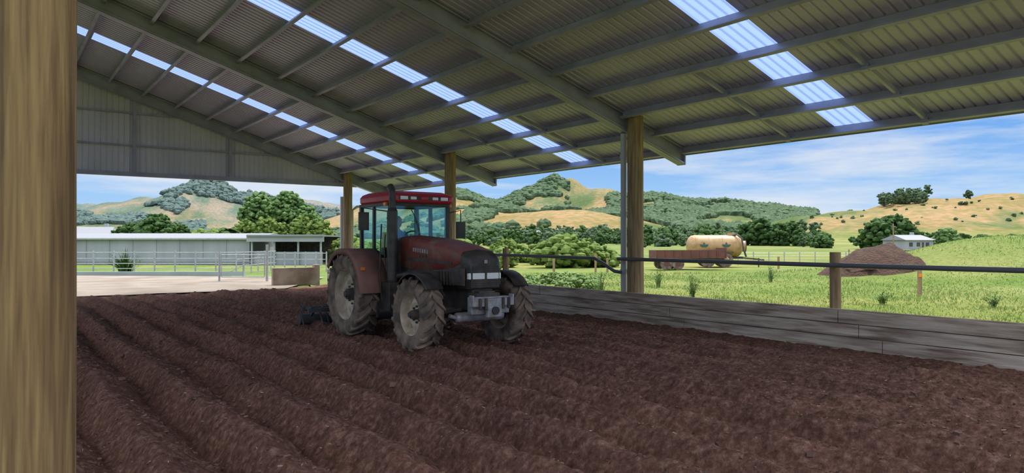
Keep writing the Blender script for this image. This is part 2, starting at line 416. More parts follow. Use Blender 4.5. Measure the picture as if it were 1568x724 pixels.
mb=MB(); mb.cyl((12.46,12.42,0),(12.46,12.42,4.55),.075,n=14); 
for z in(1.2,2.6,4.0): mb.cyl((12.46,12.42,z-.05),(12.46,12.42,z+.05),.09,n=14)
mb.build('downpipe',['pvc'])
mb=MB()
mb.tube([(12.4,29.6,0),(12.4,29.6,3.9)],.08,12); mb.tube([(12.75,29.3,0),(12.75,29.3,3.3),(12.8,28.9,3.45),(12.95,28.1,3.45)],.06,12)
mb.build('downpipe',['pvc'])

# ---------------------------------------------------------------- tractor
TR=empty('tractor',(7.05,13.84,-.04),-math.pi/2)
def wheel(name,x,y,R,w,rr,nl,side):
    mb=MB(); c=(x,y,R)
    prof=[(rr,-.40*w),(rr+.03,-.46*w),(rr+(R-rr)*.45,-.52*w),(R-.09,-.50*w),(R-.05,-.44*w),(R-.045,-.2*w),(R-.042,0),(R-.045,.2*w),(R-.05,.44*w),(R-.09,.50*w),(rr+(R-rr)*.45,.52*w),(rr+.03,.46*w),(rr,.40*w)]
    mb.lathe(prof,c,48,0)
    for s in(-1,1):
        for i in range(nl):
            a0=2*math.pi*(i+(.5 if s>0 else 0))/nl; rings=[]
            for q in range(6):
                t=q/5; yy=s*(-.04*w+t*.56*w); da=(t**.8)*.62*w/R
                a=a0-da; dr=0 if t<.75 else (t-.75)*.16
                rt=R-dr; rbm=R-.07-dr*1.6; hw=(.028+.012*(1-t))/R
                rings.append([Vector((x+math.cos(a+d_)*r_,y+yy,R+math.sin(a+d_)*r_)) for r_,d_ in((rbm,-hw*1.4),(rt,-hw),(rt,hw),(rbm,hw*1.4))])
            mb.loft(rings,0,False,True)
    o=side
    rim=[(rr+.025,o*.44*w),(rr+.02,o*.40*w),(rr-.02,o*.38*w),(rr-.035,o*.1*w),(rr-.06,o*.02*w),(rr*.62,o*.10*w),(rr*.55,o*.10*w),(rr*.5,o*.0*w),(rr*.3,o*.02*w),(.0,o*.02*w)]
    mb.lathe(rim,c,40,1)
    mb.lathe([(rr+.02,-o*.42*w),(rr-.03,-o*.38*w),(rr-.035,o*.1*w)],c,40,1)
    for i in range(8):
        a=2*math.pi*i/8; p=(x+math.cos(a)*rr*.38,y,R+math.sin(a)*rr*.38)
        mb.cyl((p[0],y+o*.0,p[2]),(p[0],y+o*(.02*w+.035),p[2]),.02,n=8,mi=2)
        p=(x+math.cos(a)*rr*.84,y,R+math.sin(a)*rr*.84); mb.box((p[0],y+o*.07*w,p[2]),(.07,.03,.07),1)
    mb.cyl((x,y,R),(x,y+o*(.1*w+.1),R),rr*.26,rr*.20,20,2)
    mb.cyl((x,y+o*(.1*w+.1),R),(x,y+o*(.1*w+.14),R),rr*.14,rr*.12,16,2)
    return mb.build(name,['tire','rim','dark'],TR)
RR,FRr=.875,.665
wheel('rear_wheel_right',0,-1.0,RR,.48,.52,20,-1); wheel('rear_wheel_left',0,1.0,RR,.48,.52,20,1)
wheel('front_wheel_right',2.67,-.95,FRr,.40,.37,17,-1); wheel('front_wheel_left',2.67,.95,FRr,.40,.37,17,1)
mb=MB()
mb.cyl((0,-.95,RR),(0,.95,RR),.17,n=20); mb.box((.2,0,.95),(1.5,.62,.62)); mb.box((1.5,0,.88),(1.6,.5,.55)); mb.box((2.5,0,.98),(1.6,.42,.5))
mb.cyl((2.67,-.85,FRr),(2.67,.85,FRr),.10,n=16); mb.box((2.67,0,FRr),(.34,.4,.3)); 
for s in(-1,1): mb.cyl((2.67,s*.62,FRr),(2.67,s*.86,FRr),.19,n=20); mb.beam((2.45,s*.1,.62),(2.45,s*.75,.62),.06,.06); mb.tube([(2.9,s*.2,.72),(2.88,s*.6,.68)],.035)
mb.box((3.2,0,.9),(.5,.34,.36)); mb.box((1.9,-.38,1.25),(1.1,.16,.3)); mb.cyl((1.5,-.36,.85),(2.1,-.36,.85),.11,n=14); mb.box((1.75,.36,1.1),(.9,.2,.5))
for i in range(5): mb.tube([(1.2+.3*i,-.3,1.3),(1.3+.3*i,-.42,1.15),(1.45+.3*i,-.38,.95)],.022,8)
mb.build('chassis_and_engine',['dark'],TR,bevel=.015)
mb=MB()
mb.box((.95,-.62,.88),(.75,.42,.55)); 
mb.box((.62,-.92,.52),(.42,.24,.03)); mb.box((.62,-.92,.80),(.42,.24,.03)); mb.box((.62,-.90,1.08),(.42,.24,.03))
for xx in(.42,.83): mb.beam((xx,-.86,.45),(xx,-.8,1.2),.03,.05)
mb.box((.95,.62,.88),(.75,.42,.55))
mb.tube([(.98,-.82,.75),(.98,-.88,1.3),(.98,-.84,2.3)],.016,8)
mb.build('fuel_tank_and_steps',['black'],TR,bevel=.02)
mb=MB()
mb.box((3.50,0,.84),(.14,.80,.30)); mb.box((3.62,0,.90),(.12,.84,.14)); mb.box((3.66,0,.74),(.08,.3,.2))
for yy in(-.3,-.18,.18,.3): mb.box((3.69,yy,.88),(.05,.05,.2),1)
mb.cyl((3.67,0,.76),(3.74,0,.76),.07,n=14,mi=1); mb.box((3.35,0,.95),(.3,.5,.2),1)
for yy in(-.42,.42): mb.box((3.6,yy,.93),(.14,.03,.2))
mb.build('front_weight_bracket',['silver','dark'],TR,bevel=.015)
mb=MB()
mb.lathe([(0,-.5),(.075,-.5),(.09,-.45),(.09,.45),(.075,.5),(0,.5)],(3.2,0,.62),14,0); mb.cyl((3.2,-.5,.62),(3.2,-.62,.66),.035)
mb.build('steering_cylinder_guard',['silver'],TR)
def sec(x,hw,zt,zbm,r=.10,crown=.03):
    P=[(-hw-.0,zbm)]
    for k in range(7):
        a=math.pi-(math.pi/2)*k/6; P.append((-hw+r+r*math.cos(a),zt-r+r*math.sin(a)))
    P.append((0,zt+crown))
    P+=[(-y,z) for y,z in P[:-1]][::-1]
    return [Vector((x,y,z)) for y,z in P]
mb=MB()
mb.loft([sec(.98,.44,2.06,1.45),sec(1.5,.43,2.03,1.42),sec(2.2,.41,1.96,1.42),sec(2.8,.385,1.87,1.46),sec(3.16,.365,1.79,1.56)],0)
mb.loft([sec(3.161,.362,1.785,1.12),sec(3.30,.35,1.73,1.12),sec(3.37,.33,1.66,1.12),sec(3.40,.30,1.55,1.14,.12)],1)
mb.loft([sec(.98,.43,1.46,1.10,.02,0),sec(2.3,.405,1.44,1.08,.02,0),sec(3.16,.36,1.58,1.12,.02,0)],1)
for s in(-1,1):
    for k in range(9): mb.box((2.15+.1*k,s*(.415-.004*k),1.29),(.035,.03,.24),2)
    mb.beam((1.3,s*.442,1.62),(2.9,s*.39,1.56),.006,.05,2)
    for k in range(7): mb.box((1.55+.085*k,s*(.4335-.0025*k),1.80-.006*k),(.05,.008,.075),3)
    for k in range(3): mb.box((1.75+.12*k,s*(.431-.003*k),1.68),(.08,.008,.05),2)
    mb.box((3.06,s*.38,1.33),(.5,.02,.3),2)
for k in range(8): mb.box((3.405,0,1.16+.035*k if k<3 else 1.27+.035*(k)),(.02,.56,.012),2)
mb.build('hood',['red','black','dark','silver'],TR,bevel=0)
mb=MB(); 
for s in(-1,1):
    mb.box((3.41,s*.15,1.345),(.03,.25,.11)); mb.box((3.35,s*.31,1.345),(.1,.06,.11))
mb.build('headlights',['lens'],TR,bevel=.01)
mb=MB(); mb.box((3.41,0,1.60),(.02,.06,.06)); mb.build('hood_badge',['silver'],TR)
mb=MB(); ex,ey=1.17,-.70
mb.tube([(ex+.35,-.38,1.35),(ex+.1,-.55,1.3),(ex,ey,1.25),(ex,ey,1.35)],.06,12)
mb.cyl((ex,ey,1.12),(ex,ey,1.2),.08,.105,20); mb.cyl((ex,ey,1.2),(ex,ey,2.55),.105,n=22); mb.cyl((ex,ey,2.55),(ex,ey,2.62),.105,.07,22)
mb.tube([(ex,ey,2.6),(ex,ey,2.9),(ex-.02,ey,2.97),(ex-.1,ey,3.04)],[.068,.068,.07,.075],18,caps=False)
for z in(1.4,1.9,2.4): mb.cyl((ex,ey,z),(ex,ey,z+.03),.112,n=20)
mb.build('exhaust_stack',['black'],TR)
mb=MB(); cw=.66; xf,xb,xm=1.02,-.32,.28; z0,z1=1.20,2.74
def pil(x,y,za,x2,y2,zb_,w=.07): mb.beam((x,y,za),(x2,y2,zb_),w,w,0,(1,0,0))
for s in(-1,1):
    pil(xf,s*(cw-.04),1.15,xf-.02,s*cw,z1,.075); pil(xm,s*(cw+.01),1.3,xm,s*cw,z1,.065); pil(xb,s*cw,1.5,xb-.03,s*cw,z1,.08)
    mb.beam((xb,s*cw,z1-.03),(xf,s*cw,z1-.03),.07,.07); mb.beam((xm,s*cw,1.27),(xf,s*cw,1.17),.06,.08)
    mb.beam((xb,s*cw,1.62),(xm,s*cw,1.62),.05,.06); mb.box((-.02,s*.62,1.38),(.62,.08,.5))
    mb.tube([(xf-.12,s*(cw+.05),1.45),(xf-.14,s*(cw+.07),1.8),(xf-.14,s*(cw+.05),2.1)],.014,8)
mb.beam((xf,-cw,z1-.03),(xf,cw,z1-.03),.07,.07); mb.beam((xb,-cw,z1-.03),(xb,cw,z1-.03),.07,.07)
mb.box((.35,0,1.18),(1.35,1.24,.08)); mb.box((xf-.02,0,1.60),(.06,1.26,.75)); mb.box((xb,0,1.4),(.06,1.26,.55))
mb.box((.88,0,1.75),(.25,.5,.38)); mb.cyl((.8,0,1.8),(.66,0,2.02),.03)
mb.tube([(.62+math.sin(a)*.10,.19*math.cos(a),2.03+.16*math.sin(a)*.9) for a in [k*math.pi/10 for k in range(21)]],.016,8)
mb.box((.0,0,1.5),(.45,.48,.14)); mb.box((-.2,0,1.85),(.12,.46,.62)); mb.box((-.2,0,2.2),(.1,.25,.14)); mb.box((-.02,0,1.35),(.3,.3,.25))
mb.tube([(xf+.03,0,1.98),(xf+.04,-.05,2.3),(xf+.04,-.22,2.6)],.01,6)
mb.build('cab_frame',['black'],TR,bevel=.012)
mb=MB()
def quad(a,b,c,d): mb.add([a,b,c,d],[(0,1,2,3)])
quad((xf+.02,-cw+.04,1.96),(xf+.02,cw-.04,1.96),(xf,cw-.03,2.70),(xf,-cw+.03,2.70))
for s in(-1,1):
    quad((xm,s*(cw+.01),1.3),(xf,s*(cw-.02),1.2),(xf-.02,s*(cw+.01),2.7),(xm,s*(cw+.01),2.7))
    quad((xb,s*(cw+.01),1.62),(xm,s*(cw+.01),1.62),(xm,s*(cw+.01),2.7),(xb,s*(cw+.01),2.7))
quad((xb-.02,-cw,1.65),(xb-.02,cw,1.65),(xb-.03,cw,2.7),(xb-.03,-cw,2.7))
mb.build('cab_glass',['glass'],TR,recalc=False)
mb=MB()
def rr_(x0,x1,hw,z,r=.13):
    P=[]
    for cx,cy,a0 in((x1-r,hw-r,0),(x0+r,hw-r,90),(x0+r,-hw+r,180),(x1-r,-hw+r,270)):
        for k in range(6): a=math.radians(a0+18*k); P.append(Vector((cx+r*math.cos(a),cy+r*math.sin(a),z)))
    return P
mb.loft([rr_(-.36,1.16,.70,2.735),rr_(-.38,1.20,.73,2.77),rr_(-.38,1.20,.73,2.87),rr_(-.34,1.12,.69,2.93),rr_(-.24,.98,.60,2.975)],0)
mb.box((.35,0,2.72),(1.4,1.34,.04),1)
mb.box((1.19,0,2.825),(.03,1.16,.085),1)
for y in(-.46,.46): mb.box((1.205,y,2.825),(.03,.17,.07),2)
for y in(-.25,.25): mb.box((1.205,y,2.825),(.03,.13,.06),2)
mb.box((1.205,0,2.825),(.03,.16,.06),0)
for y in(-.74,.74): mb.box((.95,y,2.70),(.1,.06,.07),3)
mb.cyl((-.25,.5,2.95),(-.25,.5,3.07),.05,n=14,mi=3)
mb.build('cab_roof',['redroof','black','lens','orange'],TR,bevel=.008)
mb=MB()
for s,xx,yy,zz in((-1,.72,-1.1,2.36),(1,.95,1.02,2.2)):
    mb.tube([(xf-.02,s*cw,2.55),(xx,yy,2.62),(xx,yy,2.2)],.013,8); mb.box((xx,yy,zz),(.05,.21,.36)); mb.box((xx-.03,yy,zz),(.01,.18,.32),1)
mb.build('mirrors',['black','silver'],TR,bevel=.015)
mb=MB()
for s in(-1,1):
    def arcring(a,):
        r=RR+.10; ca,sa=math.cos(a),math.sin(a); out=[]
        zt=RR+r*sa; xx=r*ca
        if zt>1.78: zt=1.78+(zt-1.78)*.5
        r2=Vector((-ca,0,-sa))
        for y,d in((.62,0),(1.24,0),(1.27,.02),(1.27,.12),(1.25,.12),(1.23,.035),(.62,.03)):
            out.append(Vector((xx,s*y,zt))+r2*d)
        return out
    mb.loft([arcring(math.radians(a)) for a in range(4,150,7)],0,True,True)
    mb.box((.25,s*.64,1.35),(1.2,.05,.55))
    mb.box((.86,s*1.18,1.42),(.04,.07,.06),1)
mb.build('rear_fenders',['fender','orange'],TR)
mb=MB()
for s in(-1,1):
    rings=[]
    for a in range(40,140,9):
        a=math.radians(a); r=FRr+.08; rings.append([Vector((2.67+math.cos(a)*(r-d),s*y,FRr+math.sin(a)*(r-d))) for y,d in((.76,0),(1.08,0),(1.10,.03),(1.08,.045),(1.07,.02),(.76,.02))])
    mb.loft(rings,0,True,True)
    mb.tube([(2.6,s*.68,.75),(2.6,s*.68,1.3),(2.65,s*.95,FRr*2+.07)],.02,8)
mb.build('front_fenders',['black'],TR)
mb=MB()
for x in(-1.25,-1.65): mb.beam((x,-1.5,.46),(x,1.5,.46),.09,.09)
for y in np.arange(-1.45,1.5,.29):
    x=-1.25 if int((y+1.5)/.29)%2 else -1.65
    mb.tube([(x,y,.49),(x-.12,y,.55),(x-.2,y,.42),(x-.05,y,.2),(x+.05,y,.02)],.02,6)
for y in(-1.4,-.5,.5,1.4): mb.beam((-1.2,y,.48),(-1.7,y,.48),.06,.05)
for y in(-.4,.4): mb.beam((-.3,y*.7,.6),(-1.25,y,.45),.05,.08); mb.beam((-1.25,y,.45),(-1.2,y*.3,1.05),.05,.05)
mb.tube([(-.4,0,1.1),(-1.2,0,1.05)],.03,8)
mb.cyl((-1.95,-1.45,.2),(-1.95,1.45,.2),.12,n=14)
for y in(-1.2,1.2): mb.beam((-1.65,y,.45),(-1.95,y,.22),.05,.05)
mb.build('tine_cultivator',['bluesteel'],TR)

# driver
def skin_person():
    J=[((0.02,0,1.64),.13),((0.0,0,1.80),.125),((-.01,0,1.98),.15),((0.0,0,2.12),.12),((.02,0,2.21),.055),((.03,0,2.27),.055)]
    E=[(0,1),(1,2),(2,3),(3,4),(4,5)]
    for s in(-1,1):
        b=len(J)
        J+=[((0.0,s*.19,2.10),.065),((.12,s*.27,1.88),.047),((.38,s*.21,1.95),.036),((.50,s*.185,2.02),.028),((.56,s*.18,2.05),.028)]
        E+=[(3,b),(b,b+1),(b+1,b+2),(b+2,b+3),(b+3,b+4)]
        for k in range(4):
            c=len(J); y=s*(.155+.016*k); J+=[((.60,y,2.075),.010),((.635,y,2.06),.009),((.63,y,2.03),.008)]; E+=[(b+4,c),(c,c+1),(c+1,c+2)]
        c=len(J); J+=[((.575,s*.14,2.045),.011),((.60,s*.135,2.03),.009)]; E+=[(b+4,c),(c,c+1)]
        b=len(J)
        J+=[((.05,s*.11,1.62),.095),((.44,s*.16,1.66),.068),((.58,s*.15,1.34),.048),((.60,s*.15,1.27),.045),((.74,s*.16,1.25),.035)]
        E+=[(0,b),(b,b+1),(b+1,b+2),(b+2,b+3),(b+3,b+4)]
    me=bpy.data.meshes.new('b'); me.from_pydata([j[0] for j in J],E,[])
    ob=bpy.data.objects.new('tmp',me); S.collection.objects.link(ob)
    sk=ob.modifiers.new('s','SKIN')
    for i,j in enumerate(J): me.skin_vertices[0].data[i].radius=(j[1],j[1])
    me.skin_vertices[0].data[0].use_root=True
    sb=ob.modifiers.new('ss','SUBSURF'); sb.levels=2
    dg=bpy.context.evaluated_depsgraph_get(); nm=bpy.data.meshes.new_from_object(ob.evaluated_get(dg))
    bpy.data.objects.remove(ob)
    for q in('shirt','pants','skin'): nm.materials.append(M[q])
    for p in nm.polygons:
        c=p.center; mi=0
        if c.z<1.66 : mi=1
        if c.x>.33 and c.z>1.8: mi=2
        if c.z>2.19: mi=2
        p.material_index=mi; p.use_smooth=True
    o=bpy.data.objects.new('body',nm); S.collection.objects.link(o); return o
DR=empty('driver',(7.05,13.84,-.04),-math.pi/2)
o=skin_person(); o.parent=DR
mb=MB(); rings=[]
for k in range(13):
    t=-math.pi/2+math.pi*k/12; zz=2.37+.125*math.sin(t); r=math.cos(t)
    rings.append([Vector((.05+r*.098*math.cos(a)*(1.0 if zz>2.33 else .92),r*.078*math.sin(a),zz)) for a in [2*math.pi*j/20 for j in range(20)]])
mb.loft(rings,0,True)
mb.tube([(.14,0,2.385),(.168,0,2.35),(.145,0,2.335)],[.01,.016,.012],8,0); mb.tube([(.138,-.025,2.31),(.147,0,2.312),(.138,.025,2.31)],.006,6,2)
for s in(-1,1): mb.tube([(.04,s*.078,2.40),(.03,s*.09,2.375),(.045,s*.08,2.34)],.012,6,0); mb.cyl((.135,s*.03,2.385),(.142,s*.03,2.385),.01,n=8,mi=1)
rings=[]
for k in range(8):
    t=.25+(math.pi/2-.25)*k/7; zz=2.375+.135*math.sin(t); r=math.cos(t)
    rings.append([Vector((.035+r*.105*math.cos(a),r*.088*math.sin(a),zz)) for a in [2*math.pi*j/20 for j in range(20)]])
mb.loft(rings,1,True); mb.build('head',['skin','hair','rust'],DR)

# ---------------------------------------------------------------- far yard: white shed, fences
mb=MB()
mb.box((-12,6,1.1),(24,12,2.2),0)
mb.box((-12,-.02,.35),(24.05,.05,.25),0)
v=[(-24.2,-.3,2.2),(.2,-.3,2.2),(.2,6,2.75),(-24.2,6,2.75),(-24.2,12.3,2.2),(.2,12.3,2.2)]
mb.add(v,[(0,1,2,3),(3,2,5,4),(0,3,4),(1,5,2)],1)
mb.box((-12,-.32,2.2),(24.4,.05,.12),2)
for i in range(13): mb.box((-24+2*i,-.03,1.1),(.05,.05,2.2),0)
mb.build('milking_shed',['white','metalroof2','galv'],None,(*C(X(382,61),61),0),ANG)
mb=MB()
mb.box((3,3,2.45),(6.4,7,.1),1); mb.box((3,6,1.2),(6,.1,2.4),2)
for x in(.1,2,4,5.9): mb.box((x,0,1.2),(.14,.14,2.4),0)
mb.box((3,-.3,2.25),(6.5,.06,.6),0); mb.box((3,.2,.55),(6,.1,1.1),0)
mb.build('lean_to_shed',['white','metalroof2','dark'],None,(*C(X(384,60),60),0),ANG)
mb=MB(); L0=X(112,42); L1=X(362,42); n=8
for i in range(n+1):
    x=L0+(L1-L0)*i/n; mb.cyl((x,0,0),(x,0,1.42),.045,n=8)
for z in(.35,.65,.95,1.3): mb.cyl((L0,0,z),(L1,0,z),.022,n=8)
for i in range(6): mb.cyl((L1,1.2*i,0),(L1,1.2*i,1.35),.04,n=8)
for z in(.5,.9,1.3): mb.cyl((L1,0,z),(L1,7,z),.022,n=8)
mb.build('pipe_yard_fence',['galv'],None,(*C(0,42),0),ANG)
mb=MB(); 
mb.box(((L0+L1)/2-2,-.6,.1),(L1-L0+6,.3,.25)); mb.build('concrete_kerb',['white'],None,(*C(0,41.3),0),ANG)
mb=MB(); g0,g1=X(352,35),X(416,35)
for z in(.2,1.25): mb.cyl((g0,0,z),(g1,0,z),.022,n=8)
for z in(.45,.7,.95): mb.cyl((g0,0,z),(g1,0,z),.012,n=6)
for x in(g0,(g0+g1)/2,g1): mb.cyl((x,0,.2),(x,0,1.25),.02,n=8)
mb.cyl((g1+.12,0,0),(g1+.12,0,1.75),.06,n=10); mb.cyl((g0-.1,0,0),(g0-.1,0,1.4),.05,n=10)
mb.beam((g0,0,.25),(g1,0,1.2),.015,.02)
mb.build('farm_gate',['galv'],None,(*C(0,34),0.05),ANG)
mb=MB(); a=X(420,46);b=X(500,46)
for i in range(6): mb.cyl((a+(b-a)*i/5,0,0),(a+(b-a)*i/5,0,1.3),.05,n=8)
for z in(.4,.8,1.2): mb.cyl((a,0,z),(b,0,z),.02,n=6)
mb.build('paddock_fence',['galv'],None,(*C(0,46),0),ANG)

def house(name,p,d,w,dp,h,z,roofm='metalroof2'):
    mb=MB(); mb.box((0,0,h/2),(w,dp,h),0); rh=h*.55
    v=[(-w/2-.4,-dp/2-.4,h),(w/2+.4,-dp/2-.4,h),(w/2+.4,dp/2+.4,h),(-w/2-.4,dp/2+.4,h),(-w/2-.2,0,h+rh),(w/2-.0,0,h+rh)]
    mb.add(v,[(0,1,5,4),(2,3,4,5),(0,4,3),(1,2,5)],1)
    for x in(-w*.32,-w*.05,w*.28): mb.box((x,-dp/2-.02,h*.55),(w*.12,.06,h*.4),2)
    mb.box((w*.12,-dp/2-.02,h*.4),(w*.07,.06,h*.75),2); mb.box((w*.3,1,h+rh),(.6,.6,1.2),0)
    mb.build(name,['white',roofm,'dark'],None,(*C(X(p,d),d),z),ANG+.3)
house('farmhouse',1390,150,7.2,6,2.0,H(X(1390,150),150)+.2)
house('cottage',140,125,7,6,2.2,H(X(140,125),125)+1.2)
house('homestead',812,330,9,6,3,H(X(812,330),330))
mb=MB(); mb.cyl((0,0,-1),(0,0,5.5),.12,n=8); mb.box((0,0,5),(1.6,.1,.1)); mb.build('power_pole',['post2'],None,T(X(1368,140),140))

mb=MB(); rings=[]
for k in range(30):
    t=k/29; rings.append([])
    for j in range(80):
        a=2*math.pi*j/80; r=3.0*(1-t); x=math.cos(a)*r*(1.2 if math.cos(a)<0 else .95); y=math.sin(a)*r
        nn=.34*noise.noise(Vector((x*1.1,y*1.1,0)))+.16*noise.noise(Vector((x*3,y*3,2)))+.06*noise.noise(Vector((x*8,y*8,2)))
        rings[-1].append(Vector((x+nn,y+nn,-.05+1.85*(1-(1-t)**1.5)+nn*.8*min(1,t*4))))
mb.loft(rings,0,True,True); mb.build('soil_mound',['pile'],None,(*C(X(1352,38),38),0),ANG)

# slurry tanker
mb=MB(); R=.84
prof=[(0,-2.15),(.35,-2.1),(.62,-1.97),(.78,-1.8),(R,-1.55),(R,1.55),(.78,1.8),(.62,1.97),(.35,2.1),(0,2.15)]
mb.lathe(prof,(0,0,1.62),36,0,axis='X')
for x in(-1.5,-.5,.5,1.5): mb.lathe([(R+.01,x-.03),(R+.03,x),(R+.01,x+.03)],(0,0,1.62),36,0,axis='X')
mb.cyl((2.0,0,1.6),(2.28,0,1.6),.42,n=24,mi=0); mb.cyl((2.28,0,1.6),(2.32,0,1.6),.46,n=24,mi=1)
mb.cyl((1.2,0,2.4),(1.2,0,2.62),.25,n=16,mi=0); mb.tube([(1.3,-.2,2.4),(1.6,-.5,2.5),(1.9,-.8,2.2),(2.0,-.9,1.4),(2.2,-.9,.8)],.07,8,1)
mb.box((0,0,.72),(4.2,.5,.16),1); mb.beam((2,0,.72),(3.7,0,.55),.15,.12,1); mb.cyl((3.3,0,0),(3.3,0,.7),.05,n=8,mi=1)
for s in(-1,1):
    for x in(-.65,.65):
        mb.cyl((x,s*.75,.55),(x,s*1.15,.55),.55,n=24,mi=2); mb.cyl((x,s*1.15,.55),(x,s*1.17,.55),.28,n=16,mi=0)
    mb.box((0,s*.95,1.15),(2.5,.5,.05),1)
def leaf(x,z,ang,l):
    P=[]
    for k in range(9):
        t=k/8; w=math.sin(math.pi*t)*l*.22; P.append((t*l,w))
    P+= [(t,-w) for t,w in P[1:-1]][::-1]
    c,s=math.cos(ang),math.sin(ang)
    v=[]
    for a,b in P:
        xx=x+a*c-b*s; zz=z+a*s+b*c; yy=-math.sqrt(max(0,(R+.035)**2-(zz-1.62)**2)); v.append((xx,yy,zz))
    mb.add(v,[tuple(range(len(v)))],3)
for x0 in(-.9,.75):
    for a in(30,90,150): leaf(x0,1.55,math.radians(a),.38)
mb.build('slurry_tanker',['tank','dark','tire','leaflogo'],None,(*C(X(1094,55),55),0),ANG-.12)
mb=MB()
mb.box((0,0,.85),(4.9,2.1,.12),0); mb.box((0,-1.03,1.12),(4.9,.05,.45),0); mb.box((0,1.03,1.12),(4.9,.05,.45),0); mb.box((-2.43,0,1.12),(.05,2.1,.45),0); mb.box((2.43,0,1.2),(.05,2.1,.62),0)
for i in range(9): mb.box((-2.4+.6*i,-1.07,1.12),(.06,.05,.48),0)
for s in(-.5,.5): mb.box((0,s,.7),(5,.1,.18),1)
mb.beam((2.4,0,.7),(3.9,0,.5),.12,.12,1)
for s in(-1,1):
    for x in(-1.7,-.9): mb.cyl((x,s*.72,.42),(x,s*.98,.42),.42,n=20,mi=2); mb.cyl((x,s*.98,.42),(x,s*1.0,.42),.2,n=14,mi=0)
mb.box((0,0,.95),(4.8,2,.12),1)
mb.build('flatbed_trailer',['rust','dark','tire'],None,(*C(X(1052,50),50),0),ANG+.05)

for p,d,h in((1408,25.8,.95),(848,39,1.0),(930,45,.9),(912,45,1.2),(1192,50,.9),(1300,70,1.2)):
    mb=MB(); mb.box((0,0,h/2),(.13,.1,h)); 
    if p==1408: mb.box((0,-.06,h-.25),(.13,.04,.12),1)
    mb.build('field_stake',['post2','orange'],None,(*C(X(p,d),d),0),ANG,bevel=.01)
mb=MB()
for i in range(9):
    x=X(1130,60)+i*1.3; mb.cyl((x,0,0),(x,0,1.1),.04,n=6)
for z in(.5,.75,1.0): mb.cyl((X(1130,60),0,z),(X(1130,60)+10.4,0,z),.02,n=6)
mb.build('wire_fence',['galv'],None,(*C(0,60),0),ANG)

# ---------------------------------------------------------------- vegetation
bm=bmesh.new(); bmesh.ops.create_icosphere(bm,subdivisions=1,radius=1); IV1=np.array([v.co[:] for v in bm.verts]); IF1=np.array([[v.index for v in f.verts] for f in bm.faces]); bm.free()
class Blobs:
    def __init__(s): s.v=[];s.f=[];s.n=0
    def add(s,c,r,jit=.25):
        j=1+(np.random.rand(len(IV1),1)-.5)*2*jit
        v=IV1*j*np.array(r)+np.array(c); s.v.append(v); s.f.append(IF1+s.n); s.n+=len(IV1)
    def tree(s,base,h,w,n=60,size=.16,low=.12,round_=1):
        bx,by,bz=base
        n=int(n*1.5); size*=.84
        for i in range(n):
            d=np.random.randn(3); d/=np.linalg.norm(d); q=np.random.rand()**.35
            d*=q; zz=bz+h*(low+(1-low)*(.5+.5*d[2])); rad=w/2*(1-.25*max(0,d[2])*round_)
            sz=size*w*np.random.uniform(.5,1.25)
            s.add((bx+d[0]*rad*.9,by+d[1]*rad*.9,zz-sz*.5),(sz,sz,sz*.75),.42)
    def build(s,name,mt,trunks=()):
        v=np.vstack(s.v); f=np.vstack(s.f); me=bpy.data.meshes.new(name)
        V=v.tolist(); Fl=f.tolist(); nf=len(Fl)
        mb=MB()
        for (b,h,r) in trunks: mb.cyl((b[0],b[1],b[2]-.5),(b[0],b[1],b[2]+h),r,r*.5,8)
        o=len(V); V+=mb.v; Fl+=[[i+o for i in q] for q in mb.f]
        me.from_pydata(V,[],Fl); me.materials.append(M[mt]); me.materials.append(M['trunk'])
        me.polygons.foreach_set('material_index',[0]*nf+[1]*(len(Fl)-nf)); me.polygons.foreach_set('use_smooth',[False]*len(Fl)); me.update()
        ob=bpy.data.objects.new(name,me); S.collection.objects.link(ob); return ob
def one(name,p,d,h,w,mt,n=140,size=.1,low=.12):
    b=Blobs(); base=T(X(p,d),d); b.tree(base,h,w,n,size,low); b.build(name,mt,[(base,h*.6,h*.035)])
one('poplar_tree',398,165,13.5,11,'treeL',520,.068); one('poplar_tree',440,168,14,12,'treeL',520,.068); one('poplar_tree',472,165,10.5,8,'treeL',340,.08)
one('round_tree',240,110,6.6,7,'treeD',420,.08,.0); one('round_tree',205,112,5.2,7,'treeD',340,.08,0); one('round_tree',272,112,5.2,5,'treeD',220,.09,0); one('round_tree',180,113,4,4,'treeD',150,.1,0)
b=Blobs()
for p in np.arange(372,500,9): b.tree(T(X(p,98),98+random.uniform(-2,2)),random.uniform(4.4,6),random.uniform(3,4.2),90,.11,0)
b.build('hedge','treeY')
b=Blobs()
for p in np.arange(108,370,11): b.tree(T(X(p,145),145+random.uniform(-8,8)),random.uniform(2.6,5.2),random.uniform(4,7),50,.13,0)
for p in np.arange(290,380,10): b.tree(T(X(p,118),118),random.uniform(3,4.5),4,60,.12,0)
b.build('shelter_belt','treeY')
mb=MB(); bx=T(X(350,82),82)
mb.cyl((bx[0],bx[1],0),(bx[0],bx[1],3.2),.22,.16,10,1)
for i in range(26):
    a=random.random()*6.28; e=random.uniform(-.2,1.2); l=random.uniform(1.3,1.8); P=[]
    for k in range(7):
        t=k/6; P.append((bx[0]+math.cos(a)*l*t*math.cos(e*(1-t*.3)),bx[1]+math.sin(a)*l*t*math.cos(e*(1-t*.3)),3.2+l*t*math.sin(e)-1.1*t*t))
    sx,sy=-math.sin(a)*.22,math.cos(a)*.22
    for k in range(6):
        f=math.sin(math.pi*(k+.5)/7)+.2; g=math.sin(math.pi*(k+1.5)/7)+.2
        p,q=P[k],P[k+1]
        mb.add([(p[0]-sx*f,p[1]-sy*f,p[2]-.12),p,(p[0]+sx*f,p[1]+sy*f,p[2]-.12),(q[0]-sx*g,q[1]-sy*g,q[2]-.12),q,(q[0]+sx*g,q[1]+sy*g,q[2]-.12)],[(0,1,4,3),(1,2,5,4)],0)
mb.build('palm_tree',['treeD','trunk'],recalc=False)
